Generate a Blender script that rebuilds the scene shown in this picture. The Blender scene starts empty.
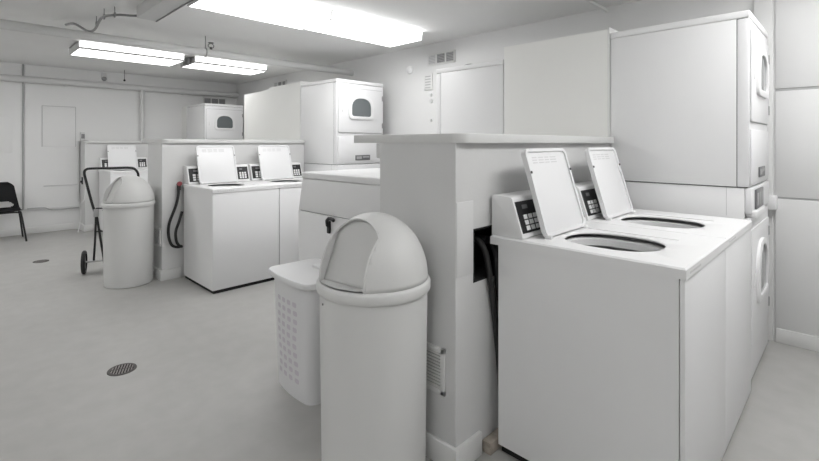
import bpy, bmesh, math, random
from mathutils import Vector, Matrix
PI = math.pi
S = bpy.context.scene
C = S.collection

# ------------------------------------------------------------------ camera, world, exposure
W_PX, H_PX = 819.0, 461.0
F_PX, YAW, V0, EYE = 451.3, 44.68, 143.1, 1.335
cd = bpy.data.cameras.new('camera'); cam = bpy.data.objects.new('camera', cd); C.objects.link(cam)
cd.sensor_fit = 'HORIZONTAL'; cd.sensor_width = 36.0
cd.lens = 36.0 * F_PX / W_PX
cd.shift_y = -(H_PX / 2 - V0) / W_PX
cd.clip_start = 0.02
cam.location = (0, 0, EYE); cam.rotation_euler = (math.radians(90), 0, math.radians(YAW))
S.camera = cam
S.view_settings.view_transform = 'Standard'
S.view_settings.look = 'None'
S.view_settings.gamma = 1.0
S.view_settings.use_curve_mapping = False
S.view_settings.exposure = 0.03
w = bpy.data.worlds.new('world'); S.world = w; w.use_nodes = True
w.node_tree.nodes['Background'].inputs[0].default_value = (0.8, 0.82, 0.85, 1)
w.node_tree.nodes['Background'].inputs[1].default_value = 0.1
# emission of each ceiling fixture's lens; the back ones are added fill lights
LAMPS = dict(near=8.6, far=5.8, aisle=8.6, aisle_wall=10.8, back_mid=5.0, back_aisle=13.0, back_left=17.0)

# ------------------------------------------------------------------ materials
def mat(name, col, rough=0.5, metal=0.0, noise=0.0, nscale=8.0, bump=0.0, bscale=60.0, spec=0.5, emit=0.0, coat=0.0):
    m = bpy.data.materials.new(name); m.use_nodes = True
    nt = m.node_tree; b = nt.nodes['Principled BSDF']
    c = (col[0], col[1], col[2], 1) if not isinstance(col, (int, float)) else (col, col, col, 1)
    b.inputs['Base Color'].default_value = c
    b.inputs['Roughness'].default_value = rough
    b.inputs['Metallic'].default_value = metal
    b.inputs['Specular IOR Level'].default_value = spec
    b.inputs['Coat Weight'].default_value = coat
    tc = nt.nodes.new('ShaderNodeTexCoord')
    if noise:
        n = nt.nodes.new('ShaderNodeTexNoise'); n.inputs['Scale'].default_value = nscale; n.inputs['Detail'].default_value = 6
        nt.links.new(tc.outputs['Object'], n.inputs['Vector'])
        r = nt.nodes.new('ShaderNodeValToRGB')
        r.color_ramp.elements[0].position = 0.3; r.color_ramp.elements[1].position = 0.7
        lo = [max(0, v * (1 - noise)) for v in c[:3]] + [1]; hi = [min(1, v * (1 + noise)) for v in c[:3]] + [1]
        r.color_ramp.elements[0].color = lo; r.color_ramp.elements[1].color = hi
        nt.links.new(n.outputs['Fac'], r.inputs['Fac']); nt.links.new(r.outputs['Color'], b.inputs['Base Color'])
    if bump:
        n2 = nt.nodes.new('ShaderNodeTexNoise'); n2.inputs['Scale'].default_value = bscale; n2.inputs['Detail'].default_value = 3
        nt.links.new(tc.outputs['Object'], n2.inputs['Vector'])
        bp = nt.nodes.new('ShaderNodeBump'); bp.inputs['Strength'].default_value = bump; bp.inputs['Distance'].default_value = 0.01
        nt.links.new(n2.outputs['Fac'], bp.inputs['Height']); nt.links.new(bp.outputs['Normal'], b.inputs['Normal'])
    if emit:
        b.inputs['Emission Color'].default_value = (1, 1, 1, 1); b.inputs['Emission Strength'].default_value = emit
    return m

def floor_material():
    m = mat('painted_concrete', (0.40, 0.395, 0.38), 0.42, noise=0.0, bump=0.03, bscale=30)
    nt = m.node_tree; b = nt.nodes['Principled BSDF']
    tc = nt.nodes.new('ShaderNodeTexCoord')
    big = nt.nodes.new('ShaderNodeTexNoise'); big.inputs['Scale'].default_value = 1.3; big.inputs['Detail'].default_value = 8
    sm = nt.nodes.new('ShaderNodeTexNoise'); sm.inputs['Scale'].default_value = 9; sm.inputs['Detail'].default_value = 8
    for n in (big, sm): nt.links.new(tc.outputs['Object'], n.inputs['Vector'])
    mx = nt.nodes.new('ShaderNodeMath'); mx.operation = 'ADD'
    nt.links.new(big.outputs['Fac'], mx.inputs[0]); nt.links.new(sm.outputs['Fac'], mx.inputs[1])
    r = nt.nodes.new('ShaderNodeValToRGB'); r.color_ramp.elements[0].position = 0.75 / 2; r.color_ramp.elements[1].position = 1.3 / 2
    hf = nt.nodes.new('ShaderNodeMath'); hf.operation = 'MULTIPLY'; hf.inputs[1].default_value = 0.5
    nt.links.new(mx.outputs[0], hf.inputs[0]); nt.links.new(hf.outputs[0], r.inputs['Fac'])
    r.color_ramp.elements[0].color = (0.385, 0.38, 0.365, 1); r.color_ramp.elements[1].color = (0.435, 0.43, 0.415, 1)
    nt.links.new(r.outputs['Color'], b.inputs['Base Color'])
    return m

M = dict(
    floor=floor_material(),
    wall=mat('wall_paint', (0.74, 0.74, 0.735), 0.6, bump=0.06, bscale=90, noise=0.015, nscale=2),
    stub=mat('partition_paint', (0.66, 0.66, 0.655), 0.5, bump=0.05, bscale=90, noise=0.02, nscale=3),
    ceil=mat('ceiling_paint', (0.84, 0.84, 0.835), 0.75, bump=0.10, bscale=60, noise=0.02, nscale=1.5),
    board=mat('beige_board', (0.82, 0.82, 0.795), 0.55, noise=0.015, nscale=2),
    trim=mat('trim_paint', (0.72, 0.72, 0.71), 0.4),
    cap=mat('ledge_paint', (0.66, 0.66, 0.65), 0.4),
    enamel=mat('white_enamel', (0.80, 0.80, 0.80), 0.42, spec=0.4, noise=0.01, nscale=3),
    enamel2=mat('white_enamel_front', (0.79, 0.79, 0.795), 0.36, spec=0.45),
    plastic=mat('white_plastic', (0.82, 0.82, 0.82), 0.35),
    seam=mat('dark_seam', (0.10, 0.10, 0.10), 0.7),
    black=mat('black_plastic', (0.012, 0.012, 0.013), 0.4),
    rubber=mat('black_rubber', (0.015, 0.015, 0.015), 0.6),
    pit=mat('black_interior', (0.008, 0.008, 0.008), 0.9),
    glass=mat('dark_glass', (0.13, 0.145, 0.15), 0.12, coat=0.5),
    steel=mat('steel', (0.45, 0.45, 0.45), 0.35, metal=0.9),
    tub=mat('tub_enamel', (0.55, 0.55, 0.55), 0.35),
    greymark=mat('grey_print', (0.42, 0.42, 0.42), 0.6),
    faint=mat('faint_print', (0.66, 0.66, 0.66), 0.6),
    meter=mat('meter_grey', (0.16, 0.16, 0.165), 0.35),
    can=mat('grey_white_polyethylene', (0.64, 0.64, 0.63), 0.5, bump=0.03, bscale=200),
    can2=mat('bin_flap_plastic', (0.60, 0.60, 0.59), 0.5),
    hamper=mat('hamper_plastic', (0.72, 0.72, 0.725), 0.38),
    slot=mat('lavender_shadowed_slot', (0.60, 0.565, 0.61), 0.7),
    grate=mat('worn_grate', (0.26, 0.24, 0.23), 0.6),
    red=mat('red_valve', (0.26, 0.05, 0.06), 0.4),
    wood=mat('weathered_plywood', (0.33, 0.29, 0.25), 0.8, noise=0.25, nscale=25),
    iron=mat('drain_iron', (0.10, 0.095, 0.09), 0.6, metal=0.3),
    chairp=mat('black_shell_plastic', (0.008, 0.008, 0.009), 0.5, spec=0.15),
    fixture=mat('fixture_white', (0.75, 0.75, 0.75), 0.4),
    conduit=mat('painted_conduit', (0.62, 0.62, 0.615), 0.45),
    greybox=mat('grey_metal_box', (0.30, 0.30, 0.30), 0.45, metal=0.4),
)
for k, e in LAMPS.items():
    M['lens_' + k] = mat('lit_lens_' + k, (0.9, 0.9, 0.9), 0.4, emit=e)

# ------------------------------------------------------------------ mesh helpers
class MB:
    def __init__(s): s.bm = bmesh.new(); s.mats = []
    def _mi(s, m):
        if m is None: return 0
        if m not in s.mats: s.mats.append(m)
        return s.mats.index(m)
    def _merge(s, t, m=None, mx=None):
        if mx is not None: bmesh.ops.transform(t, matrix=mx, verts=t.verts)
        i = s._mi(m)
        vm = {v: s.bm.verts.new(v.co) for v in t.verts}
        for f in t.faces:
            try: nf = s.bm.faces.new([vm[v] for v in f.verts])
            except ValueError: continue
            nf.material_index = i; nf.smooth = True
        t.free()
    def box(s, x0, x1, y0, y1, z0, z1, bev=0, m=None, mx=None, seg=2):
        t = bmesh.new(); bmesh.ops.create_cube(t, size=1)
        for v in t.verts:
            v.co = Vector(((x0 + x1) / 2 + v.co.x * (x1 - x0), (y0 + y1) / 2 + v.co.y * (y1 - y0), (z0 + z1) / 2 + v.co.z * (z1 - z0)))
        if bev: bmesh.ops.bevel(t, geom=t.edges[:], offset=bev, segments=seg, affect='EDGES', profile=0.5)
        s._merge(t, m, mx); return s
    def prism(s, pts, axis, a, b, bev=0, m=None, mx=None):
        # pts 2D outline, extruded along axis from a to b.  axis y: pts=(x,z); axis x: pts=(y,z); axis z: pts=(x,y)
        t = bmesh.new()
        def P(p, d): return {'y': (p[0], d, p[1]), 'x': (d, p[0], p[1]), 'z': (p[0], p[1], d)}[axis]
        A = [t.verts.new(P(p, a)) for p in pts]; B = [t.verts.new(P(p, b)) for p in pts]
        t.faces.new(A); t.faces.new(B[::-1])
        n = len(pts)
        for i in range(n): t.faces.new((A[i], B[i], B[(i + 1) % n], A[(i + 1) % n]))
        bmesh.ops.recalc_face_normals(t, faces=t.faces[:])
        if bev: bmesh.ops.bevel(t, geom=t.edges[:], offset=bev, segments=2, affect='EDGES', profile=0.5)
        s._merge(t, m, mx); return s
    def lathe(s, prof, n=48, c=(0, 0, 0), m=None, mx=None, close=True):
        t = bmesh.new(); rings = []
        for r, z in prof:
            if r < 1e-6: rings.append([t.verts.new((c[0], c[1], c[2] + z))])
            else: rings.append([t.verts.new((c[0] + r * math.cos(2 * PI * k / n), c[1] + r * math.sin(2 * PI * k / n), c[2] + z)) for k in range(n)])
        for a, b in zip(rings, rings[1:]):
            for k in range(n):
                q = (k + 1) % n
                if len(a) == 1 and len(b) == 1: continue
                if len(a) == 1: t.faces.new((a[0], b[q], b[k]))
                elif len(b) == 1: t.faces.new((a[k], a[q], b[0]))
                else: t.faces.new((a[k], a[q], b[q], b[k]))
        s._merge(t, m, mx); return s
    def cyl(s, p0, p1, r, n=16, m=None, r2=None):
        p0, p1 = Vector(p0), Vector(p1); d = p1 - p0; L = d.length
        r2 = r if r2 is None else r2
        q = d.to_track_quat('Z', 'Y').to_matrix().to_4x4()
        return s.lathe([(0, 0), (r, 0), (r2, L), (0, L)], n, m=m, mx=Matrix.Translation(p0) @ q)
    def tube(s, pts, r, n=10, m=None, smooth=6):
        P = [Vector(p) for p in pts]
        if smooth and len(P) > 2:
            Q = []
            for i in range(len(P) - 1):
                p0 = P[max(i - 1, 0)]; p1 = P[i]; p2 = P[i + 1]; p3 = P[min(i + 2, len(P) - 1)]
                for k in range(smooth):
                    u = k / smooth
                    Q.append(0.5 * ((2 * p1) + (-p0 + p2) * u + (2 * p0 - 5 * p1 + 4 * p2 - p3) * u * u + (-p0 + 3 * p1 - 3 * p2 + p3) * u ** 3))
            Q.append(P[-1]); P = Q
        t = bmesh.new(); rings = []; up = None
        for i, p in enumerate(P):
            d = (P[min(i + 1, len(P) - 1)] - P[max(i - 1, 0)]).normalized()
            if up is None: up = d.orthogonal().normalized()
            up = (up - d * up.dot(d)); up = up.normalized() if up.length > 1e-6 else d.orthogonal().normalized()
            v = d.cross(up)
            rings.append([t.verts.new(p + (up * math.cos(2 * PI * k / n) + v * math.sin(2 * PI * k / n)) * r) for k in range(n)])
        for a, b in zip(rings, rings[1:]):
            for k in range(n): t.faces.new((a[k], a[(k + 1) % n], b[(k + 1) % n], b[k]))
        t.faces.new(rings[0][::-1]); t.faces.new(rings[-1])
        s._merge(t, m); return s
    def raw(s, verts, faces, m=None, mx=None):
        t = bmesh.new(); V = [t.verts.new(v) for v in verts]
        for f in faces: t.faces.new([V[i] for i in f])
        s._merge(t, m, mx); return s
    def build(s, name, m, parent=None, sharp=35, recalc=True):
        if recalc: bmesh.ops.recalc_face_normals(s.bm, faces=s.bm.faces[:])
        me = bpy.data.meshes.new(name); s.bm.to_mesh(me); s.bm.free()
        if s.mats:
            for k in s.mats: me.materials.append(M[k])
        else: me.materials.append(M[m])
        me.set_sharp_from_angle(angle=math.radians(sharp))
        o = bpy.data.objects.new(name, me); C.objects.link(o)
        if parent is not None: o.parent = parent
        return o
def thing(name, label, cat, loc=(0, 0, 0), rz=0.0, group=None):
    o = bpy.data.objects.new(name, None); C.objects.link(o); o.empty_display_size = 0.1
    o.location = loc; o.rotation_euler = (0, 0, rz); o['label'] = label; o['category'] = cat
    if group: o['group'] = group
    return o
def tag(o, label, cat, group=None):
    o['label'] = label; o['category'] = cat
    if group: o['group'] = group
    return o
def struct(o, label=None):
    o['kind'] = 'structure'
    if label: o['label'] = label
    return o
def dup(root, loc, rz, label, group=None):
    kids = {}
    for o in bpy.data.objects: kids.setdefault(o.parent, []).append(o)
    def rec(o, par):
        c = o.copy(); C.objects.link(c)
        if par is not None: c.parent = par
        for k in kids.get(o, []): rec(k, c)
        return c
    r = rec(root, None); r.location = loc; r.rotation_euler = (0, 0, rz); r['label'] = label
    if group: r['group'] = group
    return r
def arch(y0, y1, z0, z1, n=20, low=0.05):
    """arched outline: flat bottom with small round corners, dome top"""
    pts = []; ym = (y0 + y1) / 2; a = (y1 - y0) / 2; zs = z0 + (z1 - z0) * 0.42
    for k in range(5):
        t = PI * 1.5 + (PI / 2) * k / 4; pts.append((y1 - low + low * math.cos(t), z0 + low + low * math.sin(t)))
    for k in range(n + 1):
        t = PI * k / n; c, s_ = math.cos(t), math.sin(t)
        pts.append((ym + a * math.copysign(abs(c) ** 0.8, c), zs + (z1 - zs) * abs(s_) ** 0.8))
    for k in range(5):
        t = PI + (PI / 2) * k / 4; pts.append((y0 + low + low * math.cos(t), z0 + low + low * math.sin(t)))
    return pts
def rrect(x0, x1, y0, y1, r, n=5):
    pts = []
    for cx, cy, a in ((x1 - r, y1 - r, 0), (x0 + r, y1 - r, 90), (x0 + r, y0 + r, 180), (x1 - r, y0 + r, 270)):
        for k in range(n + 1):
            t = math.radians(a + 90 * k / n); pts.append((cx + r * math.cos(t), cy + r * math.sin(t)))
    return pts

# ------------------------------------------------------------------ room shell
LX, RX, FY, BY, CZ = -8.64, 2.4, -2.4, 3.90, 2.487
struct(MB().box(LX - .1, RX + .1, FY - .1, BY + .1, -.1, 0).build('floor', 'floor'))
struct(MB().box(LX - .1, RX + .1, FY - .1, BY + .1, CZ, CZ + .1).build('ceiling', 'ceil'))
struct(MB().box(LX - .1, LX, FY, BY, 0, CZ).build('wall_left', 'wall'))
struct(MB().box(LX - .1, RX + .1, BY, BY + .1, 0, CZ).build('wall_back', 'wall'))
struct(MB().box(RX, RX + .1, FY, BY, 0, CZ).build('wall_right', 'wall'))
struct(MB().box(LX - .1, RX + .1, FY - .1, FY, 0, CZ).build('wall_front', 'wall'))
def bb(name, x0, x1, y0, y1, h=.095):
    struct(MB().box(x0, x1, y0, y1, 0, h, bev=.004).build(name, 'trim'))
bb('baseboard_left', LX, LX + .018, FY, 1.39)
bb('baseboard_back', -.385, RX, BY - .018, BY)

# half-height partition walls that the washers back onto
ROWX = dict(near=(-1.616, -1.155), mid=(-5.235, -4.785), far=(-8.64, -8.25))
# near partition: with a recess behind the washers, so built around the hole
m = MB(); xl, xr = ROWX['near']
m.box(xl, xr - .14, 1.434, 3.04, 0, 1.335)
m.box(xr - .14, xr, 1.434, 1.552, 0, 1.335); m.box(xr - .14, xr, 1.95, 3.04, 0, 1.335)
m.box(xr - .14, xr, 1.552, 1.95, 0.97, 1.335); m.box(xr - .14, xr, 1.552, 1.95, 0, 0.74)
struct(m.build('wall_partition_near', 'stub'))
struct(MB().box(*ROWX['mid'], 1.425, 3.01, 0, 1.335).build('wall_partition_middle', 'stub'))
struct(MB().box(*ROWX['far'], 1.395, 2.885, 0, 1.335).build('wall_partition_far', 'stub'))
def capmesh(x0, x1, y0, y1):
    m = MB(); r = .06
    pts = [(x0, y1), (x0, y0)] + [(x1 - r + r * math.cos(t), y0 + r + r * math.sin(t)) for t in [math.radians(-90 + 90 * k / 8) for k in range(9)]] + [(x1, y1)]
    m.prism(pts, 'z', 1.335, 1.375, bev=.003); return m
struct(capmesh(-1.813, -1.122, 1.43, 3.036).build('trim_1', 'cap'))
struct(capmesh(-5.442, -4.762, 1.421, 3.006).build('trim_2', 'cap'))
struct(capmesh(LX + .003, -8.22, 1.391, 2.88).build('trim_3', 'cap'))
struct(MB().box(xl - .03, xl, 1.434, 3.036, 1.262, 1.335, bev=.006).build('trim_4', 'stub'))
# little return baseboards round the ends of the partitions
for i, (k, y0, rlen) in enumerate((('near', 1.434, .16), ('mid', 1.425, .17), ('far', 1.395, .10))):
    a, b = ROWX[k]; m = MB(); a2 = a if k != 'far' else a
    m.box(a2, b + .018, y0 - .018, y0, 0, .10, bev=.004); m.box(b, b + .018, y0 - .004, y0 + rlen, 0, .10, bev=.004)
    struct(m.build('trim_%d' % (5 + i), 'trim'))
# boxed-in chases between the back-to-back dryers
struct(MB().box(-1.963, -1.168, 3.042, BY, 0, 2.088).build('wall_chase_near', 'board'))
struct(MB().box(-1.168, -1.155, 3.042, BY, 0, 2.10, bev=.002).build('trim_8', 'trim'))
struct(MB().prism([(-6.40, 0), (-4.885, 0), (-4.885, 2.088), (-5.66, 2.088), (-5.66, 2.06), (-6.38, 2.045), (-6.40, 2.03)], 'y', 3.012, BY).build('wall_chase_middle', 'board'))
struct(MB().box(-4.885, -4.872, 3.012, BY, 0, 2.10, bev=.002).build('trim_9', 'trim'))
struct(MB().box(LX, -8.385, 2.89, BY, 0, 1.985).build('wall_chase_far', 'board'))
struct(MB().box(-8.385, -8.372, 2.89, BY, 0, 2.0, bev=.002).build('trim_10', 'trim'))
# wall panelling on the left wall: raised boards with dark joints
m = MB(); m.box(LX, LX + .014, .735, 1.39, .36, CZ); m.box(LX, LX + .014, FY, .70, .36, CZ); m.box(LX, LX + .014, 1.39, 3.9, 1.38, CZ)
struct(m.build('trim_11', 'wall'))
struct(MB().box(LX, LX + .020, .706, .724, .36, CZ, bev=.003).build('trim_12', 'greymark'))
m = MB(); m.box(LX + .014, LX + .022, FY, 1.388, .345, .362); struct(m.build('trim_13', 'faint'))
# inspection hatch outline and shallow rail on the left wall
t = thing('access_hatch', 'painted rectangular access hatch high on the left wall above the chair', 'hatch', (LX + .014, 1.135, 1.28))
m = MB(); m.box(0, .008, -.2, .2, 0, .61, bev=.003); m.build('hatch_door', 'wall', t)
m = MB(); m.box(0, .004, -.205, .205, .61, .616); m.box(0, .004, .2, .207, 0, .616); m.box(0, .004, -.207, -.2, 0, .616); m.build('hatch_frame', 'greymark', t)
t = thing('access_hatch', 'painted access hatch at the left edge of the picture above the chair', 'hatch', (LX + .014, .35, 1.2))
MB().box(0, .006, -.25, .25, 0, .5, bev=.002).build('hatch_door', 'wall', t)
o = MB().box(LX + .014, LX + .024, .95, 1.385, .685, .70, bev=.002).build('wall_cleat', 'conduit'); tag(o, 'thin horizontal painted cleat on the left wall behind the cart', 'cleat')
# panelling on the back wall to the right of the stacked dryers
m = MB(); m.box(-.385, RX, BY - .012, BY, .975, 1.682, bev=.003); m.box(-.385, RX, BY - .012, BY, 1.70, CZ, bev=.003); m.box(-.385, RX, BY - .012, BY, .095, .962, bev=.003)
struct(m.build('trim_14', 'wall'))
m = MB(); m.box(-.50, -.40, BY - .02, BY, 0, CZ, bev=.003); struct(m.build('trim_15', 'wall'))
struct(MB().box(-.385, RX, BY - .006, BY, 1.682, 1.70).build('trim_16', 'greymark'))
struct(MB().box(-.385, RX, BY - .006, BY, .962, .975).build('trim_17', 'greymark'))

# ------------------------------------------------------------------ ceiling lights
def light(loc, L, lens, label, wd=.50, ht=.082):
    # the long side runs along Y, the mounting plane is the ceiling
    t = thing('ceiling_light', label, 'ceiling light', loc, 0, 'fluorescent ceiling lights')
    m = MB(); m.box(-wd / 2 + .02, wd / 2 - .02, .0, L, -.014, 0); m.build('housing', 'fixture', t)
    prof = [(-wd / 2, -.014), (-wd / 2 + .015, -ht), (wd / 2 - .015, -ht), (wd / 2, -.014)]
    m = MB(); m.prism(prof, 'y', .012, L - .012, bev=.003); m.build('lens', lens, t)
    if lens == 'lens_far': MB().box(wd / 2 - .030, wd / 2 - .002, .012, L - .012, -ht - .004, -ht + .020).build('edge_strip', 'conduit', t)
    for a, b in ((0, .012), (L - .012, L)):
        MB().prism([(-wd / 2 - .004, 0), (-wd / 2 + .011, -ht - .004), (wd / 2 - .011, -ht - .004), (wd / 2 + .004, 0)], 'y', a, b).build('end_cap', 'fixture', t)
    return t
light((-3.475, 1.285, CZ), 1.02, 'lens_near', 'wide lit ceiling light at top centre, its near end cut by the picture edge')
light((-3.445, 2.305, CZ), 1.12, 'lens_near', 'wide lit ceiling light pointing towards the wall vent')
light((-6.50, .99, CZ), 1.13, 'lens_far', 'lit ceiling light at the far left, nearest the hanging conduit', .58)
light((-6.50, 2.25, CZ), 1.04, 'lens_far', 'lit ceiling light over the far dryer, beyond the grey junction box', .54)
light((.25, 1.3, CZ), 1.1, 'lens_aisle', 'lit ceiling light over the right-hand aisle')
light((.25, 2.45, CZ), 1.1, 'lens_aisle_wall', 'lit ceiling light at the wall end of the right-hand aisle')
light((-3.2, -1.6, CZ), 1.2, 'lens_back_mid', 'added unseen fill light on the ceiling behind the camera')  # unseen fixture, added for fill from the camera side
light((.25, -1.7, CZ), 1.2, 'lens_back_aisle', 'added unseen fill light behind the camera over the right-hand aisle')  # added out of view to brighten the camera-facing sides
light((-6.4, -1.6, CZ), 1.2, 'lens_back_left', 'added unseen fill light at the front left of the room')  # extra unseen fixture, added as fill with the other back lights
tag(MB().box(-6.50, -6.34, 2.195, 2.245, CZ - .10, CZ, bev=.006).build('junction_box', 'greybox'), 'grey junction box between the two far ceiling lights', 'junction box')

# pipes, conduits and bits on the ceiling
px = -4.98
t = thing('ceiling_pipe', 'painted white pipe crossing below the ceiling to the back wall', 'pipe', (px, 0, 2.31))
MB().cyl((0, FY, 0), (0, BY, 0), .041, 20).build('pipe', 'conduit', t)
for y in (1.91, ):
    m = MB(); m.tube([(0 + .046 * math.cos(a), y, .046 * math.sin(a)) for a in [2 * PI * k / 12 for k in range(13)]], .006, 8, smooth=0); m.cyl((0, y, .046), (0, y, CZ - 2.31), .005, 8); m.build('hanger', 'greybox', t)
t = thing('sprinkler_head', 'small dark sprinkler head standing on the ceiling pipe', 'sprinkler', (px, 1.97, 2.351))
m = MB(); m.cyl((0, 0, 0), (0, 0, .025), .014, 12); m.tube([(-.0, -.02, .02), (0, -.03, .045), (0, 0, .07)], .004, 6); m.tube([(0, .02, .02), (0, .03, .045), (0, 0, .07)], .004, 6); m.build('body', 'seam', t)
m = MB(); m.cyl((0, 0, .07), (0, 0, .075), .03, 14); m.build('deflector', 'seam', t)
t = thing('flexible_conduit', 'thin looping flexible conduit hung below the ceiling at top left', 'conduit', (0, 0, 0))
MB().tube([(-5.24, .74, 2.44), (-5.06, .78, 2.42), (-5.19, .90, 2.40), (-5.06, .932, 2.40), (-4.62, .905, 2.42), (-4.44, .98, 2.42), (-4.425, 1.08, 2.43), (-4.415, 1.14, 2.44)], .011, 8).build('cable', 'greybox', t)
for x, y in ((-4.58, .91), (-4.45, .96), (-4.90, .915)):
    m = MB(); m.tube([(x + .022 * math.cos(a), y, 2.42 + .022 * math.sin(a)) for a in [2 * PI * k / 10 for k in range(11)]], .005, 6, smooth=0); m.cyl((x, y, 2.44), (x, y, CZ), .004, 6); m.build('strap', 'greybox', t)
t = thing('cable_duct', 'square painted duct box under the ceiling running off the top edge', 'duct', (-4.3, 1.16, CZ))
MB().box(0, 3.4, -.075, .075, -.10, 0, bev=.003).build('duct', 'conduit', t)
MB().box(0, 3.4, .07, .078, -.106, -.096).build('edge_strip', 'meter', t)
MB().box(-.10, 0, -.04, .04, -.07, 0, bev=.004).build('connector', 'greybox', t)
tag(MB().tube([(-1.512, 3.45, CZ - .012), (-1.52, 3.62, CZ - .014), (-1.508, 3.80, CZ - .02), (-1.49, 3.89, CZ - .04)], .012, 8).build('curved_conduit', 'trim'), 'short curved white conduit on the ceiling above the beige panel', 'conduit')
t = thing('wall_pipe', 'painted horizontal pipe high on the left wall with a drop pipe', 'pipe', (LX + .07, 0, 2.262))
MB().cyl((0, FY, 0), (0, BY, 0), .048, 20).build('pipe', 'conduit', t)
MB().cyl((0, 2.243, 0), (0, 2.243, -.88), .034, 16).build('drop_pipe', 'conduit', t)
for y in (-.4, 1.2, 2.9): MB().box(-.056, 0, y - .015, y + .015, -.055, .055, bev=.004).build('bracket', 'conduit', t)
t = thing('alarm_bell', 'small round grey alarm bell above the pipe on the left wall', 'alarm', (LX + .014, 1.71, 2.385))
MB().box(0, .02, -.035, .035, -.03, .08, bev=.004).build('base', 'conduit', t)
MB().lathe([(0, .03), (.02, .03), (.034, .015), (.036, 0), (0, 0)], 20, mx=Matrix.Translation((.02, 0, -.015)) @ Matrix.Rotation(PI / 2, 4, 'Y')).build('bell', 'greybox', t)
t = thing('pull_cord', 'thin dark pull cord hanging from the ceiling near the left wall', 'pull cord', (-8.2, 1.9, CZ))
MB().cyl((0, 0, 0), (0, 0, -.15), .005, 8).build('cord', 'meter', t); MB().lathe([(0, 0), (.014, .005), (.016, .02), (.006, .035), (0, .036)], 12, c=(0, 0, -.18)).build('knob', 'pit', t)
t = thing('outlet_box', 'small metal double switch box on the far partition end by the left wall', 'switch box', (LX + .02, 1.447, 1.376))
MB().box(0, .06, -.05, .0, 0, .13, bev=.004).build('box', 'conduit', t)
MB().box(.06, .066, -.045, -.028, .03, .10).build('switch', 'meter', t); MB().box(.06, .066, -.022, -.005, .03, .10).build('switch', 'meter', t)
tag(MB().cyl((LX + .028, 1.375, .43), (LX + .028, 1.375, 1.37), .012, 8).build('thin_conduit', 'conduit'), 'thin vertical conduit in the corner of the left wall and far partition', 'conduit')
tag(MB().tube([(LX + .03, .76, .375), (LX + .03, .95, .372), (LX + .035, 1.02, .34), (LX + .035, 1.12, .325), (LX + .03, 1.38, .335)], .007, 8).build('loose_cable', 'greymark'), 'thin loose cable sagging under the panel edge of the left wall', 'cable')

# vents on the walls
def wall_vent(loc, rz, label, n=3, wd=.41, ht=.135, dark=(0, 1, 1)):
    t = thing('wall_vent', label, 'vent', loc, rz, 'louvre vents high on the walls')
    m = MB(); cw = wd / n; fr = .016
    m.box(0, wd, -.014, 0, 0, fr); m.box(0, wd, -.014, 0, ht - fr, ht)
    for i in range(n + 1): m.box(i * cw - (fr / 2 if 0 < i < n else (0 if i == 0 else fr)), i * cw + (fr / 2 if 0 < i < n else (fr if i == 0 else 0)), -.014, 0, 0, ht)
    m.build('frame', 'trim', t)
    for i in range(n):
        m = MB(); m.box(i * cw + fr / 2, (i + 1) * cw - fr / 2, -.003, -.001, fr, ht - fr, m='meter' if dark[i] else 'greymark')
        k = 6
        for q in range(k):
            z = fr + (ht - 2 * fr) * (q + .5) / k
            m.box(i * cw + fr / 2, (i + 1) * cw - fr / 2, -.010, -.003, z - .0035, z + .0035, m='greymark' if dark[i] else 'faint')
        m.build('louvre_panel', 'meter', t)
    return t
wall_vent((-3.553, BY, 2.232), 0, 'white framed three-section vent high on the back wall, two sections dark')
wall_vent((-7.14, BY, 2.25), 0, 'small dark vent on the back wall above the middle beige panel')
wall_vent((LX + .014, 3.27, 2.06), PI / 2 , 'dark slotted vent on the left wall just above the far dryer', dark=(1, 1, 1), wd=.42, ht=.13)
for xx in (): pass
t = thing('alarm_bell', 'small round white alarm cap on the back wall left of the vent', 'alarm', (-3.848, BY, 2.222))
MB().lathe([(0, .035), (.02, .034), (.045, .02), (.05, 0), (0, 0)], 24, mx=Matrix.Rotation(PI / 2, 4, 'X')).build('cap', 'plastic', t)
t = thing('control_plate', 'pale gridded control plate on the back wall under the vent', 'control plate', (-3.60, BY, 1.95))
m = MB(); m.box(0, .125, -.018, 0, 0, .19, bev=.004); m.build('plate', 'trim', t)
m = MB()
for i in range(5): m.box(.02, .105, -.021, -.017, .025 + i * .032, .037 + i * .032)
m.build('louvres', 'greymark', t)
for z, r in ((1.894, .018), (1.823, .026), (1.60, .016)):
    tag(MB().lathe([(0, .02), (r * .8, .02), (r, .01), (r, 0), (0, 0)], 16, mx=Matrix.Translation((-3.50, BY, z)) @ Matrix.Rotation(PI / 2, 4, 'X')).build('round_thermostat', 'faint'),
        {1.894: 'upper small round knob under the control plate on the back wall', 1.823: 'larger round knob below the control plate on the back wall', 1.60: 'lowest small round knob on the back wall, just above the ledge'}[z], 'thermostat')

# grilles in the partition ends
def grille(x0, x1, z0, z1, y, label):
    t = thing('floor_grille', label, 'grille', (x0, y, z0), 0, 'louvred grilles on the partition ends')
    W_, H_ = x1 - x0, z1 - z0
    m = MB(); f = .022
    m.box(0, W_, -.012, 0, 0, f, bev=.003); m.box(0, W_, -.012, 0, H_ - f, H_, bev=.003); m.box(0, f, -.012, 0, 0, H_, bev=.003); m.box(W_ - f, W_, -.012, 0, 0, H_, bev=.003)
    m.build('frame', 'trim', t)
    m = MB(); m.box(f, W_ - f, -.003, -.001, f, H_ - f, m='seam')
    k = 11
    for q in range(k):
        z = f + (H_ - 2 * f) * (q + .5) / k
        m.box(f, W_ - f, -.010, -.004, z - .004, z + .004, m='trim')
    m.build('louvres', 'trim', t)
grille(-1.43, -1.206, .288, .482, 1.434, 'white louvred grille low on the near partition end behind the front bin')
grille(-5.05, -4.81, .315, .505, 1.425, 'white louvred grille on the middle partition end beside the far bin')

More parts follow.
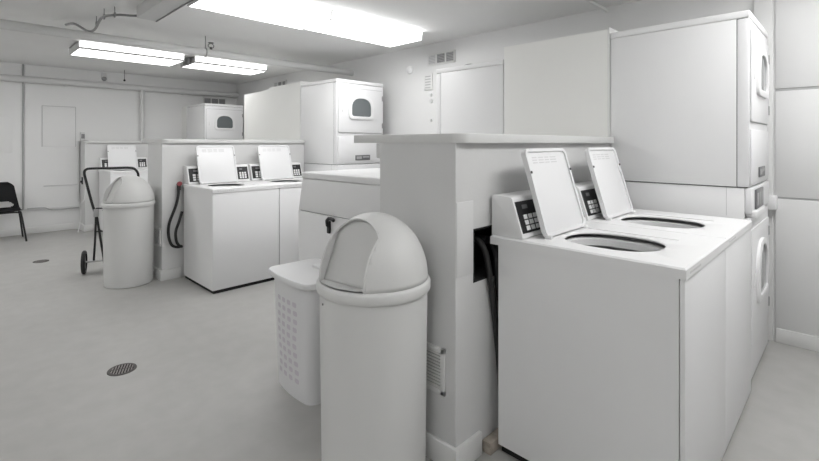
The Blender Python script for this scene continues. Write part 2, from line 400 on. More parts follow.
# access plate and recess contents at the near partition
t = thing('access_plate', 'flat painted access plate on the side of the near partition', 'access plate', (-1.155, 1.438, .785))
MB().box(0, .003, 0, .112, 0, .307, bev=.001).build('plate', 'stub', t)
t = thing('utility_recess', 'black open utility box in the partition behind the near washer', 'utility box', (-1.155, 1.552, .74))
m = MB(); m.box(-.139, -.132, .004, .394, .004, .226); m.box(-.139, .001, .001, .008, .001, .229); m.box(-.139, .001, .39, .397, .001, .229); m.box(-.139, .001, .001, .397, .001, .008); m.box(-.139, .001, .001, .397, .222, .229)
m.build('liner', 'pit', t)
MB().cyl((-.13, .14, .16), (-.02, .14, .16), .018, 12).build('valve', 'black', t)
t = thing('drain_hose', 'black hose looping out of the utility box behind the near washer', 'hose', (-1.155, 1.552, .74))
MB().tube([(-.06, .10, .17), (-.01, .10, .12), (.018, .10, .0), (.018, .14, -.2), (.018, .18, -.45), (.018, .2, -.66)], .014, 10).build('hose', 'rubber', t)
MB().tube([(-.06, .2, .15), (.0, .17, .1), (.018, .155, 0), (.018, .2, -.25), (.018, .26, -.66)], .014, 10).build('hose', 'rubber', t)
o = MB().box(-1.151, -1.108, 1.612, 2.2, 0, .05, bev=.002).build('plywood_offcut', 'wood'); tag(o, 'brown plywood strip on the floor between near partition and washer', 'wood strip')

# ------------------------------------------------------------------ top-loading washer  (front = +x, near side = y 0)
WD, WW, WH = .755, .650, .93
def console_pt(y, s, out=0.0):   # a point on the sloping console face
    bx, bz, tx, tz = .152, .937, .100, 1.098
    L = math.hypot(tx - bx, tz - bz); ux, uz = (tx - bx) / L, (tz - bz) / L
    return (bx + ux * s + uz * out, y, bz + uz * s - ux * out)
def slab(m, y0, y1, s0, s1, o0, o1, mt=None):
    V = [console_pt(y, s, o) for o in (o0, o1) for s in (s0, s1) for y in (y0, y1)]
    m.raw(V, [(0, 1, 3, 2), (4, 6, 7, 5), (0, 4, 5, 1), (2, 3, 7, 6), (0, 2, 6, 4), (1, 5, 7, 3)], m=mt)
def make_washer(label):
    t = thing('top_load_washer', label, 'washing machine', (0, 0, 0), 0, 'coin-operated top-load washers with open lids')
    m = MB(); x0, x1, y0, y1, zt, zb = .04, WD - .022, .004, WW - .004, .893, .03
    th = .012
    m.box(x0, x1, y0, y0 + th, zb, zt); m.box(x0, x1, y1 - th, y1, zb, zt); m.box(x0, x0 + th, y0 + th, y1 - th, zb, zt); m.box(x0 + th, x1, y0 + th, y1 - th, zb, zb + .01); m.box(x1 - .006, x1, y0 + th, y1 - th, zb, zt)
    m.build('cabinet', 'enamel', t)
    MB().box(WD - .020, WD - .004, .003, WW - .003, zb, zt, bev=.003).build('front_panel', 'enamel2', t)
    MB().box(.05, WD - .015, .015, WW - .015, 0, zb).build('plinth', 'pit', t)
    # the top with its off-centre opening
    cx, cy, rx, ry, n, ex = .428, .262, .188, .158, 64, 2.4
    def hole(a, k=1.0, dz=0.0): 
        c, s_ = math.cos(a), math.sin(a)
        return (cx + k * rx * math.copysign(abs(c) ** (2 / ex), c), cy + k * ry * math.copysign(abs(s_) ** (2 / ex), s_), dz)
    def rim(a):
        h = hole(a); dx, dy = h[0] - cx, h[1] - cy
        k = min(((WD - cx) if dx > 0 else cx) / max(abs(dx), 1e-6), ((WW - cy) if dy > 0 else cy) / max(abs(dy), 1e-6))
        return (cx + dx * k, cy + dy * k)
    V = []; Fc = []; A = []
    for k in range(n):
        A.append(2 * PI * k / n)
    # make sure the four corners are hit exactly
    def corner_snap(p):
        for qx in (0, WD):
            for qy in (0, WW):
                if math.hypot(p[0] - qx, p[1] - qy) < .03: return (qx, qy)
        return p
    rims = [corner_snap(rim(a)) for a in A]
    for i, a in enumerate(A):
        R = rims[i]
        ins = (min(max(R[0], .006), WD - .006), min(max(R[1], .006), WW - .006))
        h0, h1, h2, h3 = hole(a, 1.03, WH), hole(a, 1.0, WH - .003), hole(a, .998, WH - .007), hole(a, 1.02, WH - .009)
        V += [(R[0], R[1], .893), (R[0], R[1], WH - .006), (ins[0], ins[1], WH), h0, h1, h2, h3, hole(a, 1.10, WH - .010), ]
    q = 8
    for i in range(n):
        j = (i + 1) % n
        for k in range(q - 1): Fc.append((i * q + k, j * q + k, j * q + k + 1, i * q + k + 1))
    m = MB(); m.raw(V, Fc); 
    under = [(rims[i][0], rims[i][1], .893) for i in range(n)]
    m.build('top', 'enamel', t, sharp=28)
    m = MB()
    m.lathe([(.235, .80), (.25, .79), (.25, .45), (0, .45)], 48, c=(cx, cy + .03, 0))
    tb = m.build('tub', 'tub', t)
    V = []; F_ = []
    for (k_, z_) in ((1.25, .902), (1.03, .904), (.99, .900), (.975, .872), (1.0, .868), (1.25, .866)):
        V += [hole(a, k_, z_) for a in A]
    for q_ in range(5):
        for i in range(n): F_.append((q_ * n + i, q_ * n + (i + 1) % n, (q_ + 1) * n + (i + 1) % n, (q_ + 1) * n + i))
    MB().raw(V, F_).build('tub_ring', 'plastic', t)
    m = MB(); m.lathe([(0, .80), (.03, .79), (.045, .7), (.06, .46), (.0, .46)], 24, c=(cx, cy + .03, 0)); m.build('agitator', 'plastic', t)
    # raised ribs on the top beside the opening
    m = MB(); m.box(.23, .62, .458, .470, WH, WH + .003, bev=.0012); m.build('top_rib', 'enamel', t)
    # lid, hinged open and leaning back on the console
    lt = 16.5; mxl = Matrix.Translation((.222, 0, .934)) @ Matrix.Rotation(math.radians(-lt), 4, 'Y')
    m = MB(); m.prism(rrect(.092, .478, 0.004, .392, .03), 'x', -.020, -.004, bev=.003, mx=mxl)
    # flange round the inside of the lid
    out = rrect(.092, .478, .004, .392, .03); inn = rrect(.106, .464, .018, .378, .022)
    Vv = [(x_, p[0], p[1]) for x_ in (-.005, .004) for pp in (out, inn) for p in pp]; k = len(out)
    Ff = []
    for i in range(k):
        j = (i + 1) % k
        Ff += [(2 * k + i, 2 * k + j, 3 * k + j, 3 * k + i), (i, j, 2 * k + j, 2 * k + i), (k + i, 3 * k + i, 3 * k + j, k + j)]
    m.raw(Vv, Ff, mx=mxl)
    lid = m.build('lid', 'enamel2', t)
    m = MB()
    for i, (a, b) in enumerate(((.15, .19), (.20, .25), (.262, .30), (.31, .37))): 
        for z in (.325, .337, .349): m.box(-.005, -.0032, a + .004 * (i % 2), b, z, z + .005, mx=mxl)
    m.build('instruction_print', 'faint', lid)
    for yy in (.099, .471):
        m = MB(); m.cyl((.004, yy, .285), (.008, yy, .285), .006, 10); o_ = m.build('bumper', 'seam', lid)
        o_.data.transform(mxl)
    for yy in (.10, .45):
        MB().box(.206, .236, yy, yy + .02, .930, .945, bev=.003).build('hinge', 'plastic', t)
    # control console
    m = MB(); m.prism([(0, .93), (0, 1.105), (.005, 1.108), (.095, 1.103), (.103, 1.096), (.155, .936), (.150, .93)], 'y', .012, WW - .012, bev=.002)
    con = m.build('console', 'enamel', t)
    for (a, b) in ((.022, .196), (.505, .625)):
        m = MB(); slab(m, a - .008, b + .008, .008, .160, .0003, .003)
        fr_ = m.build('keypad_frame', 'plastic', t)
        m = MB(); slab(m, a, b, .016, .152, .003, .0055)
        kp = m.build('keypad', 'black', t)
        for c_ in range(3):
            for r_ in range(3):
                y_ = a + (b - a) * (.20 + .23 * c_); s_ = .026 + .024 * r_
                mm = MB(); slab(mm, y_, y_ + (b - a) * .15, s_, s_ + .019, .0055, .009); mm.build('button', 'plastic', kp)
        mm = MB(); slab(mm, a + (b - a) * .25, a + (b - a) * .5, .118, .136, .0055, .0065); mm.build('display', 'meter', kp)
    # brand strip on the front lip: short faint print
    m = MB()
    for i in range(9): m.box(WD, WD + .0008, .045 + i * .017, .055 + i * .017, .905, .912)
    m.build('lip_print', 'faint', t)
    return t
w1 = make_washer('near white top-load washer in front, large open round hole, lid raised')
w1.location = (-1.143, 1.66, 0)
dup(w1, (-1.143, 2.3105, 0), 0, 'white top-load washer with raised lid between the front washer and the tall stacked dryer')
dup(w1, (-4.776, 1.603, 0), 0, 'white top-load washer at the middle partition, its side beside the black hose')
dup(w1, (-4.776, 2.2535, 0), 0, 'white top-load washer at the middle partition, next to the middle stacked dryer')
dup(w1, (-8.240, 1.56, 0), 0, 'distant white top-load washer behind the far round-top bin')

# ------------------------------------------------------------------ stacked dryers (front = +x)
def make_stack(label, D=.738, Wd=.70, T=2.062):
    t = thing('stacked_dryer', label, 'dryer', (0, 0, 0), 0, 'tall white stacked dryers')
    zs = 1.093
    m = MB(); m.box(0, D - .057, .0, Wd, zs, T - .041, bev=.003); m.build('upper_cabinet', 'enamel', t)
    m = MB(); m.box(D - .055, D, .0, Wd, zs, T - .043, bev=.006); m.build('upper_front', 'enamel2', t)
    m = MB(); m.box(-.002, D + .002, -.002, Wd + .002, T - .040, T, bev=.007, seg=3); m.build('top_panel', 'enamel', t)
    m = MB(); m.box(.008, D - .008, .006, Wd - .006, T - .043, T - .039); m.box(D - .058, D - .054, .002, Wd - .004, zs + .004, T - .045); m.box(.006, D - .01, .004, Wd - .004, zs - .004, zs + .001)
    m.build('joint', 'seam', t)
    # seam of the lower access panel
    def door(z0, z1, w0, w1_, nm='door'):
        MB().prism(rrect(.017, Wd - .017, z0 - .005, z1 + .005, .02), 'x', D - .001, D + .002).build('door_seal', 'greymark', t)
        m = MB(); m.prism(rrect(.022, Wd - .022, z0, z1, .018), 'x', D + .001, D + .010, bev=.003)
        d = m.build(nm, 'enamel2', t)
        ym = Wd * .50 - .005; 
        o_ = arch(ym - .185, ym + .185, w0 - .035, w1_ + .035, low=.05); i_ = arch(ym - .145, ym + .145, w0, w1_, low=.03)
        n = len(o_); V = []
        for px_, src in ((D + .009, o_), (D + .024, o_), (D + .031, None), (D + .026, i_), (D + .012, i_)):
            if src is None: src = [((a[0] + b[0]) / 2, (a[1] + b[1]) / 2) for a, b in zip(o_, i_)]
            V += [(px_, p[0], p[1]) for p in src]
        F_ = []
        for k in range(4):
            for i in range(n):
                j = (i + 1) % n; F_.append((k * n + i, k * n + j, (k + 1) * n + j, (k + 1) * n + i))
        MB().raw(V, F_).build('window_frame', 'plastic', d, sharp=50)
        MB().prism(i_, 'x', D + .011, D + .018).build('window_glass', 'glass', d)
        m = MB(); m.box(D + .009, D + .020, .07, .085, (w0 + w1_) / 2 - .06, (w0 + w1_) / 2 + .02, bev=.004); m.build('door_handle', 'plastic', d)
        for zz in (z0 + .09, z1 - .09):
            m = MB(); m.box(D + .009, D + .014, Wd - .030, Wd - .018, zz - .03, zz + .03, bev=.002); m.build('hinge', 'meter', d)
        return d
    door(1.455, 1.965, 1.645, 1.855, 'upper_door')
    m = MB(); m.box(D + .0005, D + .008, .022, Wd - .022, zs + .015, 1.41, bev=.003); m.build('access_panel', 'enamel2', t)
    m = MB(); m.box(D + .008, D + .014, .26, .48, 1.135, 1.195, bev=.002); dp = m.build('display', 'meter', t)
    m = MB(); m.box(D + .014, D + .016, .275, .35, 1.150, 1.180); m.box(D + .014, D + .016, .37, .465, 1.165, 1.180); m.build('display_print', 'greymark', dp)
    # lower machine
    m = MB(); m.box(.012, D - .022, .006, Wd - .006, .03, zs - .006, bev=.003); m.build('lower_cabinet', 'enamel', t)
    m = MB(); m.box(D - .105, D - .1035, .0045, .006, .93, zs - .006); m.build('side_seam', 'greymark', t)
    m = MB(); m.box(D - .020, D + .004, .006, Wd - .006, .03, .925, bev=.006); m.build('lower_front', 'enamel2', t)
    m = MB(); m.box(D - .020, D + .010, .006, Wd - .006, .945, zs - .006, bev=.005); cp = m.build('control_band', 'enamel2', t)
    m = MB(); m.box(D + .010, D + .020, .10, .36, .965, 1.075, bev=.003); m.build('coin_meter', 'meter', cp)
    for i in range(3): MB().box(D + .020, D + .023, .12 + i * .08, .16 + i * .08, .985, 1.055, bev=.001).build('coin_slot', 'greymark', cp)
    m = MB(); m.box(D - .02, D + .030, .03, .36, .925, .962, bev=.006); m.build('meter_ledge', 'plastic', t)
    door(.22, .86, .455, .735, 'lower_door')
    MB().box(.02, D - .01, .015, Wd - .015, 0, .03).build('plinth', 'pit', t)
    return t
s1 = make_stack('tall white stacked dryer at the right, its plain side filling the frame')
s1.location = (-1.150, 3.046, 0)
s2 = dup(s1, (-4.866, 3.014, 0), 0, 'white stacked dryer with arched dark window in the middle of the picture')
for c in [o for o in bpy.data.objects if o.parent and o.parent.parent == s2 and o.name.startswith(('coin_meter', 'coin_slot'))]: bpy.data.objects.remove(c)
s3 = dup(s1, (-8.366, 2.895, 0), 0, 'small distant stacked dryer with arched window standing above the middle ledge'); s3.scale = (1.08, .93, .965)
s4 = dup(s1, (-1.975, 3.745, 0), PI, 'stacked dryer turned away, pale side left of the beige panel under the vent'); s4.scale = (.95, 1, .968)
tag(MB().tube([(-2.56, 3.25, 2.010), (-2.52, 3.25, 2.030), (-2.46, 3.25, 2.036), (-2.40, 3.25, 2.026)], .009, 8).build('vent_hose', 'seam'), 'short dark curved hose on top of the turned-away dryer', 'hose')
# second column of the stack row up to the back wall
# small boxes at the wall beside the tall dryer
tag(MB().box(-.432, -.372, BY - .10, BY - .012, .895, .985, bev=.006).build('outlet_box', 'plastic'), 'small white outlet box on the back wall right of the tall dryer', 'outlet box')

# ------------------------------------------------------------------ front-load machines on the left side of the near partition
def make_front_loader(label):
    t = thing('front_load_washer', label, 'washing machine', (0, 0, 0), PI, 'grey-white front-load washers behind the near partition')
    D, Wd, T = .93, .69, 1.147     # local front +x, turned to face -X
    MB().box(0, D, 0, Wd, .03, .893, bev=.004).build('cabinet', 'enamel', t)
    MB().prism([(0.0, .897), (D - .004, .897), (D - .052, T - .042), (0, T - .042)], 'y', .0, Wd, bev=.003).build('console', 'enamel', t)
    MB().box(-.004, D - .045, -.004, Wd + .004, T - .040, T, bev=.008, seg=3).build('top_panel', 'enamel', t)
    MB().box(.01, D - .01, .01, Wd - .01, .890, .900).build('joint', 'seam', t)
    MB().box(.02, D - .02, .015, Wd - .015, 0, .03).build('plinth', 'pit', t)
    ring = Matrix.Translation((D, Wd / 2, .50)) @ Matrix.Rotation(PI / 2, 4, 'Y')
    d = MB().lathe([(.16, 0), (.235, 0), (.235, .02), (.21, .04), (.17, .035), (.16, .02), (.16, 0)], 40, mx=ring).build('door_ring', 'plastic', t)
    MB().lathe([(0, .045), (.08, .04), (.14, .028), (.16, .012), (.16, .002), (0, .002)], 40, mx=ring).build('door_glass', 'glass', d)
    MB().box(D, D + .012, .05, .64, .76, .86, bev=.003).build('detergent_drawer', 'plastic', t)
    return t
f1 = make_front_loader('grey-white front-load machine behind the front bin, black latch on its side')
f1.location = (-1.687, 2.292, 0)
# black side latch (near side is local +y end after the half turn)
l = MB().tube([(.575, .706, .835), (.572, .712, .868), (.545, .714, .885), (.505, .712, .878)], .011, 8); l.box(.562, .588, .690, .705, .79, .865, bev=.004)
lo = l.build('side_latch', 'black', f1); 
f2 = dup(f1, (-1.687, 2.998, 0), PI, 'second front-load machine hidden mostly behind the near partition, only its top showing')
for c in [o for o in bpy.data.objects if o.parent == f2 and o.name.startswith('side_latch')]: bpy.data.objects.remove(c)

# ------------------------------------------------------------------ hose on the middle partition
t = thing('washer_hose', 'black looped hose with red valve on the middle partition side', 'hose', (-4.785, 1.5, 0))
yb = -1.5
MB().tube([(.035, 1.562 + yb, .905), (.04, 1.560 + yb, .83), (.045, 1.535 + yb, .72), (.05, 1.475 + yb, .56), (.05, 1.468 + yb, .44), (.05, 1.495 + yb, .345), (.05, 1.545 + yb, .315), (.05, 1.590 + yb, .318)], .013, 10).build('hose', 'rubber', t)
MB().tube([(.05, 1.592 + yb, .66), (.055, 1.560 + yb, .56), (.06, 1.530 + yb, .47), (.06, 1.535 + yb, .38), (.058, 1.56 + yb, .33), (.055, 1.592 + yb, .312)], .013, 10).build('hose', 'rubber', t)
m = MB(); m.cyl((0, 1.567 + yb, .925), (.045, 1.567 + yb, .925), .014, 12, m='steel'); m.cyl((.030, 1.567 + yb, .925), (.037, 1.567 + yb, .87), .018, 12, m='black'); m.cyl((.045, 1.567 + yb, .935), (.057, 1.567 + yb, .935), .023, 14, m='red'); m.build('valve', 'red', t)
t = thing('wall_socket', 'small black wall socket on the far partition end above the cart', 'socket', (-8.42, 1.395, .76))
MB().box(-.035, .035, -.012, 0, -.055, .055, bev=.003).build('plate', 'black', t)
MB().box(-.015, .015, -.03, -.012, -.03, .0, bev=.003).build('plug', 'rubber', t)

# ------------------------------------------------------------------ round-top bins
def make_bin(label):
    t = thing('round_top_bin', label, 'trash bin', (0, 0, 0), 0, 'round-top litter bins')
    z0 = .800; R = .208; Hh = .255
    MB().lathe([(0, .0), (.190, 0), (.197, .008), (.198, .03), (.206, .755), (.206, .762), (.198, .762), (.190, .03), (0, .02)], 72).build('body', 'can', t)
    MB().lathe([(.207, .757), (.2150, .757), (.2175, .761), (.2175, .788), (.214, .795), (.208, .800), (.200, .800), (.200, .757), (.207, .757)], 72).build('rim', 'can', t)
    # dome with a flat cut for the flap: plane from (.160, z0+.02) to (.088, z0+.225); half width w
    w_ = .110
    p0 = Vector((.172, 0, z0 + .005)); p1 = Vector((.076, 0, z0 + .232)); up = (p1 - p0).normalized(); nrm = Vector((up.z, 0, -up.x))
    bm = bmesh.new(); n = 72; rings = []
    for k in range(25):
        a = (PI / 2) * k / 24; r = R * math.cos(a) if k < 24 else 0; z = z0 + Hh * math.sin(a)
        if k == 24: rings.append([bm.verts.new((0, 0, z))])
        else: rings.append([bm.verts.new((r * math.cos(2 * PI * q / n), r * math.sin(2 * PI * q / n), z)) for q in range(n)])
    for a, b in zip(rings, rings[1:]):
        for q in range(n):
            j = (q + 1) % n
            if len(b) == 1: bm.faces.new((a[q], a[j], b[0]))
            else: bm.faces.new((a[q], a[j], b[j], b[q]))
    for co, no in ((p0, nrm), (Vector((0, w_, 0)), Vector((0, 1, 0))), (Vector((0, -w_, 0)), Vector((0, 1, 0)))):
        bmesh.ops.bisect_plane(bm, geom=bm.verts[:] + bm.edges[:] + bm.faces[:], plane_co=co, plane_no=no, dist=1e-5)
    dead = [f for f in bm.faces if (f.calc_center_median() - p0).dot(nrm) > 1e-5 and abs(f.calc_center_median().y) < w_ and f.calc_center_median().x > 0]
    bmesh.ops.delete(bm, geom=dead, context='FACES')
    bmesh.ops.remove_doubles(bm, verts=bm.verts[:], dist=1e-5)
    for f in bm.faces: f.smooth = True
    bmesh.ops.recalc_face_normals(bm, faces=bm.faces[:])
    me = bpy.data.meshes.new('dome'); bm.to_mesh(me); bm.free(); me.materials.append(M['can'])
    d = bpy.data.objects.new('dome', me); C.objects.link(d); d.parent = t
    sm = d.modifiers.new('thick', 'SOLIDIFY'); sm.thickness = .006; sm.offset = -1
    # flap set slightly back in the opening, with cheeks and sill
    def rad(z): 
        s_ = min(max((z - z0) / Hh, 0), 1); a = math.asin(s_); return R * math.cos(a)
    m = MB(); back = .014
    q0 = p0 - nrm * back
    N_ = 16; K = 14; rows = []
    V = []; F_ = []
    zz = [z0 + .004 + (.232) * k / N_ for k in range(N_ + 1)]
    for z in zz:
        x = q0.x + (z - q0.z) * (up.x / up.z); r = rad(z) - .004
        yy = min(w_, math.sqrt(max(r * r - x * x, 1e-8)))
        V += [(x, -yy + 2 * yy * i / K, z) for i in range(K + 1)]
    for a in range(N_):
        for i in range(K): F_.append((a * (K + 1) + i, a * (K + 1) + i + 1, (a + 1) * (K + 1) + i + 1, (a + 1) * (K + 1) + i))
    m.raw(V, F_); fl = m.build('flap', 'can2', t)
    fs = fl.modifiers.new('thick', 'SOLIDIFY'); fs.thickness = .004
    m = MB()
    for sgn in (-1, 1):
        V = []; F_ = []
        for z in zz:
            x = q0.x + (z - q0.z) * (up.x / up.z); r = rad(z) - .002
            xo = math.sqrt(max(r * r - w_ * w_, 1e-8))
            xo = max(xo, x)
            V += [(x, sgn * w_, z), (xo, sgn * w_, z)]
        for a in range(N_): F_.append((2 * a, 2 * a + 1, 2 * a + 3, 2 * a + 2))
        m.raw(V, F_)
    V = [(q0.x - .002, -w_, z0 + .006), (q0.x - .002, w_, z0 + .006)] + [(math.sqrt((R - .002) ** 2 - y * y), y, z0 + .006) for y in [w_ - 2 * w_ * k / 12 for k in range(13)]]
    m.raw(V, [tuple(range(len(V)))])
    m.build('opening_pocket', 'can', t)
    # rolled edge round the opening
    pl = lambda z: p0.x + (z - p0.z) * (up.x / up.z)
    side = []
    z = z0 + .004
    while True:
        r = rad(z); xs = math.sqrt(max(r * r - w_ * w_, 0)) if r > w_ else 0
        if xs <= pl(z): break
        side.append((xs, w_, z)); z += .004
    zt_ = z0 + Hh
    top = []
    lo_, hi_ = z, zt_
    for i in range(60):
        mid = (lo_ + hi_) / 2
        if rad(mid) > pl(mid): lo_ = mid
        else: hi_ = mid
    zs_ = side[-1][2]
    for k in range(13):
        z = zs_ + (lo_ - zs_) * math.sin(PI / 2 * k / 12); x = pl(z); top.append((x, math.sqrt(max(rad(z) ** 2 - x * x, 0)) if k < 12 else 0, z))
    half = side[::3] + top
    path = half + [(x, -y, z) for x, y, z in half[:-1][::-1]]
    MB().tube(path, .0032, 8, smooth=0).build('opening_edge', 'can', t)
    m = MB(); m.cyl((.190, -.075, .725), (.1935, -.076, .725), .004, 8); m.build('screw', 'seam', t)
    return t
bA = math.atan2(-.952, .123)
b1 = make_bin('large round-top litter bin in the foreground centre'); b1.location = (-1.380, 1.192, 0); b1.rotation_euler = (0, 0, bA); b1.scale = (1.045, 1.045, 1)
b2 = dup(b1, (-4.947, 1.184, 0), math.atan2(-.98, .12), 'distant round-top litter bin in front of the wheeled cart'); b2.scale = (1.02, 1.02, .975)

# ------------------------------------------------------------------ laundry hamper
def make_hamper():
    t = thing('laundry_hamper', 'white slotted plastic laundry hamper with lid left of the front bin', 'hamper', (-2.135, 1.398, 0), math.radians(-3))
    H_ = .615
    def outline(k, wx, wy, bulge):
        # k 0..1 height; front (-y) face bulges
        pts = []; r = .045
        base = rrect(-wx / 2, wx / 2, -wy / 2, wy / 2, r, 6)
        # subdivide long edges
        out = []
        for i in range(len(base)):
            a, b = base[i], base[(i + 1) % len(base)]
            n = 10 if i % 7 == 6 else 1
            for q in range(n): out.append((a[0] + (b[0] - a[0]) * q / n, a[1] + (b[1] - a[1]) * q / n))
        res = []
        for x, y in out:
            f = 1 - (2 * x / wx) ** 2; g = 1 - (2 * y / wy) ** 2
            if y < 0: y -= bulge * max(f, 0)
            else: y += bulge * .3 * max(f, 0)
            res.append((x, y))
        return res
    m = MB(); V = []; F_ = []; NZ = 14
    def dims(k): return .375 + .045 * k, .235 + .04 * k
    rings = []
    for q in range(NZ + 1):
        k = q / NZ; wx, wy = dims(k); o = outline(k, wx, wy, .022); rings.append(o); V += [(x, y, .0 + H_ * k) for x, y in o]
    n = len(rings[0])
    for q in range(NZ):
        for i in range(n): j = (i + 1) % n; F_.append((q * n + i, q * n + j, (q + 1) * n + j, (q + 1) * n + i))
    F_.append(tuple(range(n))[::-1])
    m.raw(V, F_, m='hamper')
    # slots: four wavy columns on the front and on the back
    for sg in (-1, 1):
        for c in range(4):
            for r_ in range(10):
                kz = .16 + .072 * r_ ; k = kz
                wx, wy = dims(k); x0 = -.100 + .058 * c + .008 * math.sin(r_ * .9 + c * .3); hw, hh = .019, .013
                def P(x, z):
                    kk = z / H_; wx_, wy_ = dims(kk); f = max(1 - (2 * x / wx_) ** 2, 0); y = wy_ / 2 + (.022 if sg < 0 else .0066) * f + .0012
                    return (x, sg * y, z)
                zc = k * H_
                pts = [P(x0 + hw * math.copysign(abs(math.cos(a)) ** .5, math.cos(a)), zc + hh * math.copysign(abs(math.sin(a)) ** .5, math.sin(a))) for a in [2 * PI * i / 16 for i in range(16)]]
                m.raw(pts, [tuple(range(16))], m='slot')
    m.build('basket', 'hamper', t, recalc=False)
    # lid: overlapping rim, gently domed, with a raised grip
    m = MB(); V = []; F_ = []
    lay = [(0.400 + .048, .275 + .045, H_ - .012), (.455, .325, H_ - .010), (.458, .328, H_ + .008), (.450, .320, H_ + .018), (.43, .30, H_ + .020), (.30, .20, H_ + .030), (.14, .09, H_ + .035)]
    for wx, wy, z in lay:
        V += [(x, y, z) for x, y in outline(1, wx, wy, .024 * wx / .45)]
    n = len(outline(1, .4, .3, .02))
    for q in range(len(lay) - 1):
        for i in range(n): j = (i + 1) % n; F_.append((q * n + i, q * n + j, (q + 1) * n + j, (q + 1) * n + i))
    F_.append(tuple((len(lay) - 1) * n + i for i in range(n)))
    m.raw(V, F_); ld = m.build('lid', 'hamper', t)
    MB().prism(rrect(-.02, .20, .0, .055, .02), 'z', H_ + .02, H_ + .048, bev=.006).build('grip', 'hamper', ld)
    return t
make_hamper()

# ------------------------------------------------------------------ wheeled cart behind the far bin
def make_cart():
    c0 = Vector((-5.578, 1.037, 0)); ax = Vector((-5.505 + 5.652, 1.11 - .965, 0)).normalized()   # axle direction
    ang = math.radians(74)
    t = thing('folding_cart', 'black folding wheeled hand cart behind the far round-top bin', 'cart', c0, ang)
    # local x along the axle, local -y towards the camera side
    # left post top at x=-.125, right post top at x=+.41
    MB().tube([(.0, 0, .60), (-.03, .0, .70), (-.080, 0, .93), (-.098, 0, 1.03), (-.080, 0, 1.066), (-.03, 0, 1.074), (.15, 0, 1.074), (.29, 0, 1.074), (.345, 0, 1.055), (.375, 0, .99), (.35, 0, .90), (.28, 0, .70), (.24, 0, .60)], .0125, 10, smooth=5).build('handle', 'black', t)
    for x in (-.02, .06): pass
    MB().tube([(.0, 0, .66), (-.005, .0, .40), (-.018, 0, .125)], .010, 8, smooth=3).build('rear_rail', 'black', t)
    MB().tube([(.0, 0, .64), (.035, -.01, .38), (.075, -.02, .09)], .011, 8, smooth=3).build('front_rail', 'black', t)
    MB().tube([(.24, 0, .66), (.22, -.0, .4), (.19, 0, .125)], .010, 8, smooth=3).build('rear_rail', 'black', t)
    MB().cyl((-.10, 0, .118), (.20, 0, .118), .009, 10).build('axle', 'steel', t)
    for z in (.66, .42): MB().cyl((.0, 0, z), (.24, 0, z), .007, 8).build('crossbar', 'black', t)
    m = MB(); m.box(-.02, .025, -.02, .02, .575, .655, bev=.004); m.build('clamp', 'steel', t)
    for x in (-.10, .112):
        wh = thing('wheel', '', '', (x, 0, .118)); wh.parent = t
        for k in ('label', 'category'): del wh[k]
        rot = Matrix.Rotation(PI / 2, 4, 'Y')
        MB().lathe([(.085, -.016), (.108, -.017), (.118, -.008), (.118, .008), (.108, .017), (.085, .016), (.085, -.016)], 32, mx=rot).build('tyre', 'rubber', wh)
        MB().lathe([(0, -.012), (.085, -.006), (.085, .006), (0, .012)], 24, mx=rot).build('hub', 'black', wh)
    return t
make_cart()
tag(MB().tube([(-8.05, 1.365, .66), (-8.1, 1.36, .5), (-8.2, 1.33, .42), (-8.28, 1.35, .30), (-8.3, 1.34, .12), (-8.2, 1.30, .012)], .005, 6).build('white_cord', 'plastic'), 'thin white cord hanging by the far partition', 'cord')

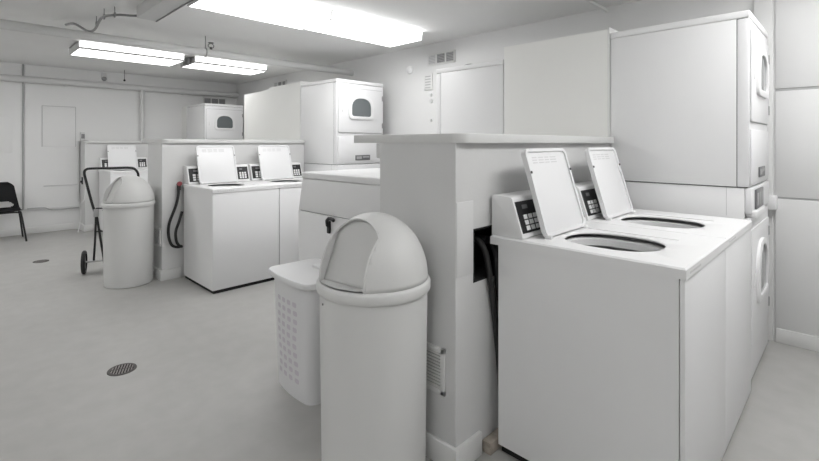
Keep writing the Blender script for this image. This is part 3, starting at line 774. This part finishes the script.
# ------------------------------------------------------------------ black shell chair
def make_chair():
    t = thing('shell_chair', 'black plastic shell chair with open slot in its back at the left wall', 'chair', (-8.12, .43, 0), 0)
    # local front +x; shell as bent sheet: profile along s, with width
    NS, NW = 60, 40
    prof = []
    for i in range(NS + 1):
        s = i / NS
        if s < .5:
            u = s / .5; x = .22 - .40 * u; z = .425 - .02 * math.sin(u * PI) + .01 * (1 - u)
        else:
            u = (s - .5) / .5; x = -.18 - .02 - .075 * u + .02 * math.cos(u * PI / 2) ; z = .425 + .37 * u ** 1.15
        prof.append((x, z))
    V = []; F_ = []
    for i, (x, z) in enumerate(prof):
        s = i / NS
        hw = .225 if s < .5 else .225 - .065 * ((s - .5) / .5) ** 1.0
        if s > .92: hw -= .06 * ((s - .92) / .08) ** 2
        if s < .06: hw -= .02 * (1 - s / .06)
        for j in range(NW + 1):
            v = -1 + 2 * j / NW; y = hw * v
            cx_ = .03 * v * v if s >= .5 else 0; cz = .015 * v * v if s < .5 else 0
            V.append((x + cx_, y, z + cz))
    for i in range(NS):
        for j in range(NW):
            s = (i + .5) / NS; v = abs(-1 + 2 * (j + .5) / NW)
            if ((s - .605) / .062) ** 2 + (v / .74) ** 4 < 1: continue
            a = i * (NW + 1) + j; F_.append((a, a + 1, a + NW + 2, a + NW + 1))
    m = MB(); m.raw(V, F_); sh = m.build('shell', 'chairp', t, recalc=False)
    so = sh.modifiers.new('thick', 'SOLIDIFY'); so.thickness = .008; so.offset = 0
    for sx, sy in ((1, 1), (1, -1), (-1, 1), (-1, -1)):
        x0 = .10 if sx > 0 else -.12; x1 = .185 if sx > 0 else -.27
        MB().tube([(x0, sy * .12, .408), (x0 + sx * .015, sy * .19, .402), (x0 + sx * .022, sy * .215, .38), (x1, sy * .265, .012)], .011, 8, smooth=5).build('leg', 'black', t)
    m = MB()
    MB().cyl((.10, -.14, .405), (.10, .14, .405), .010, 8).build('seat_rail', 'black', t)
    MB().cyl((-.12, -.14, .405), (-.12, .14, .405), .010, 8).build('seat_rail', 'black', t)
    return t
make_chair()

# ------------------------------------------------------------------ floor drains
def drain(x, y, r, label):
    t = thing('floor_drain', label, 'drain', (x, y, 0), math.radians(-22), 'round floor drains')
    MB().lathe([(r * .80, .001), (r * .84, .005), (r, .004), (r * 1.02, .0), (r * .8, .0)], 40).build('ring', 'iron', t)
    m = MB(); m.lathe([(0, .0012), (r * .82, .0012)], 40, m='pit')
    k = 8
    for i in range(k):
        yy = -r * .78 + 1.56 * r * (i + .5) / k; hx = math.sqrt(max((r * .82) ** 2 - yy * yy, 0))
        m.box(-hx, hx, yy - r * .045, yy + r * .045, .0012, .0045, m='grate')
    m.box(-r * .05, r * .05, -r * .8, r * .8, .0012, .005, m='iron')
    m.build('grate', 'iron', t)
drain(-3.075, .70, .074, 'round dark grated floor drain in the left foreground')
drain(-6.535, .697, .072, 'small distant round floor drain near the chair')
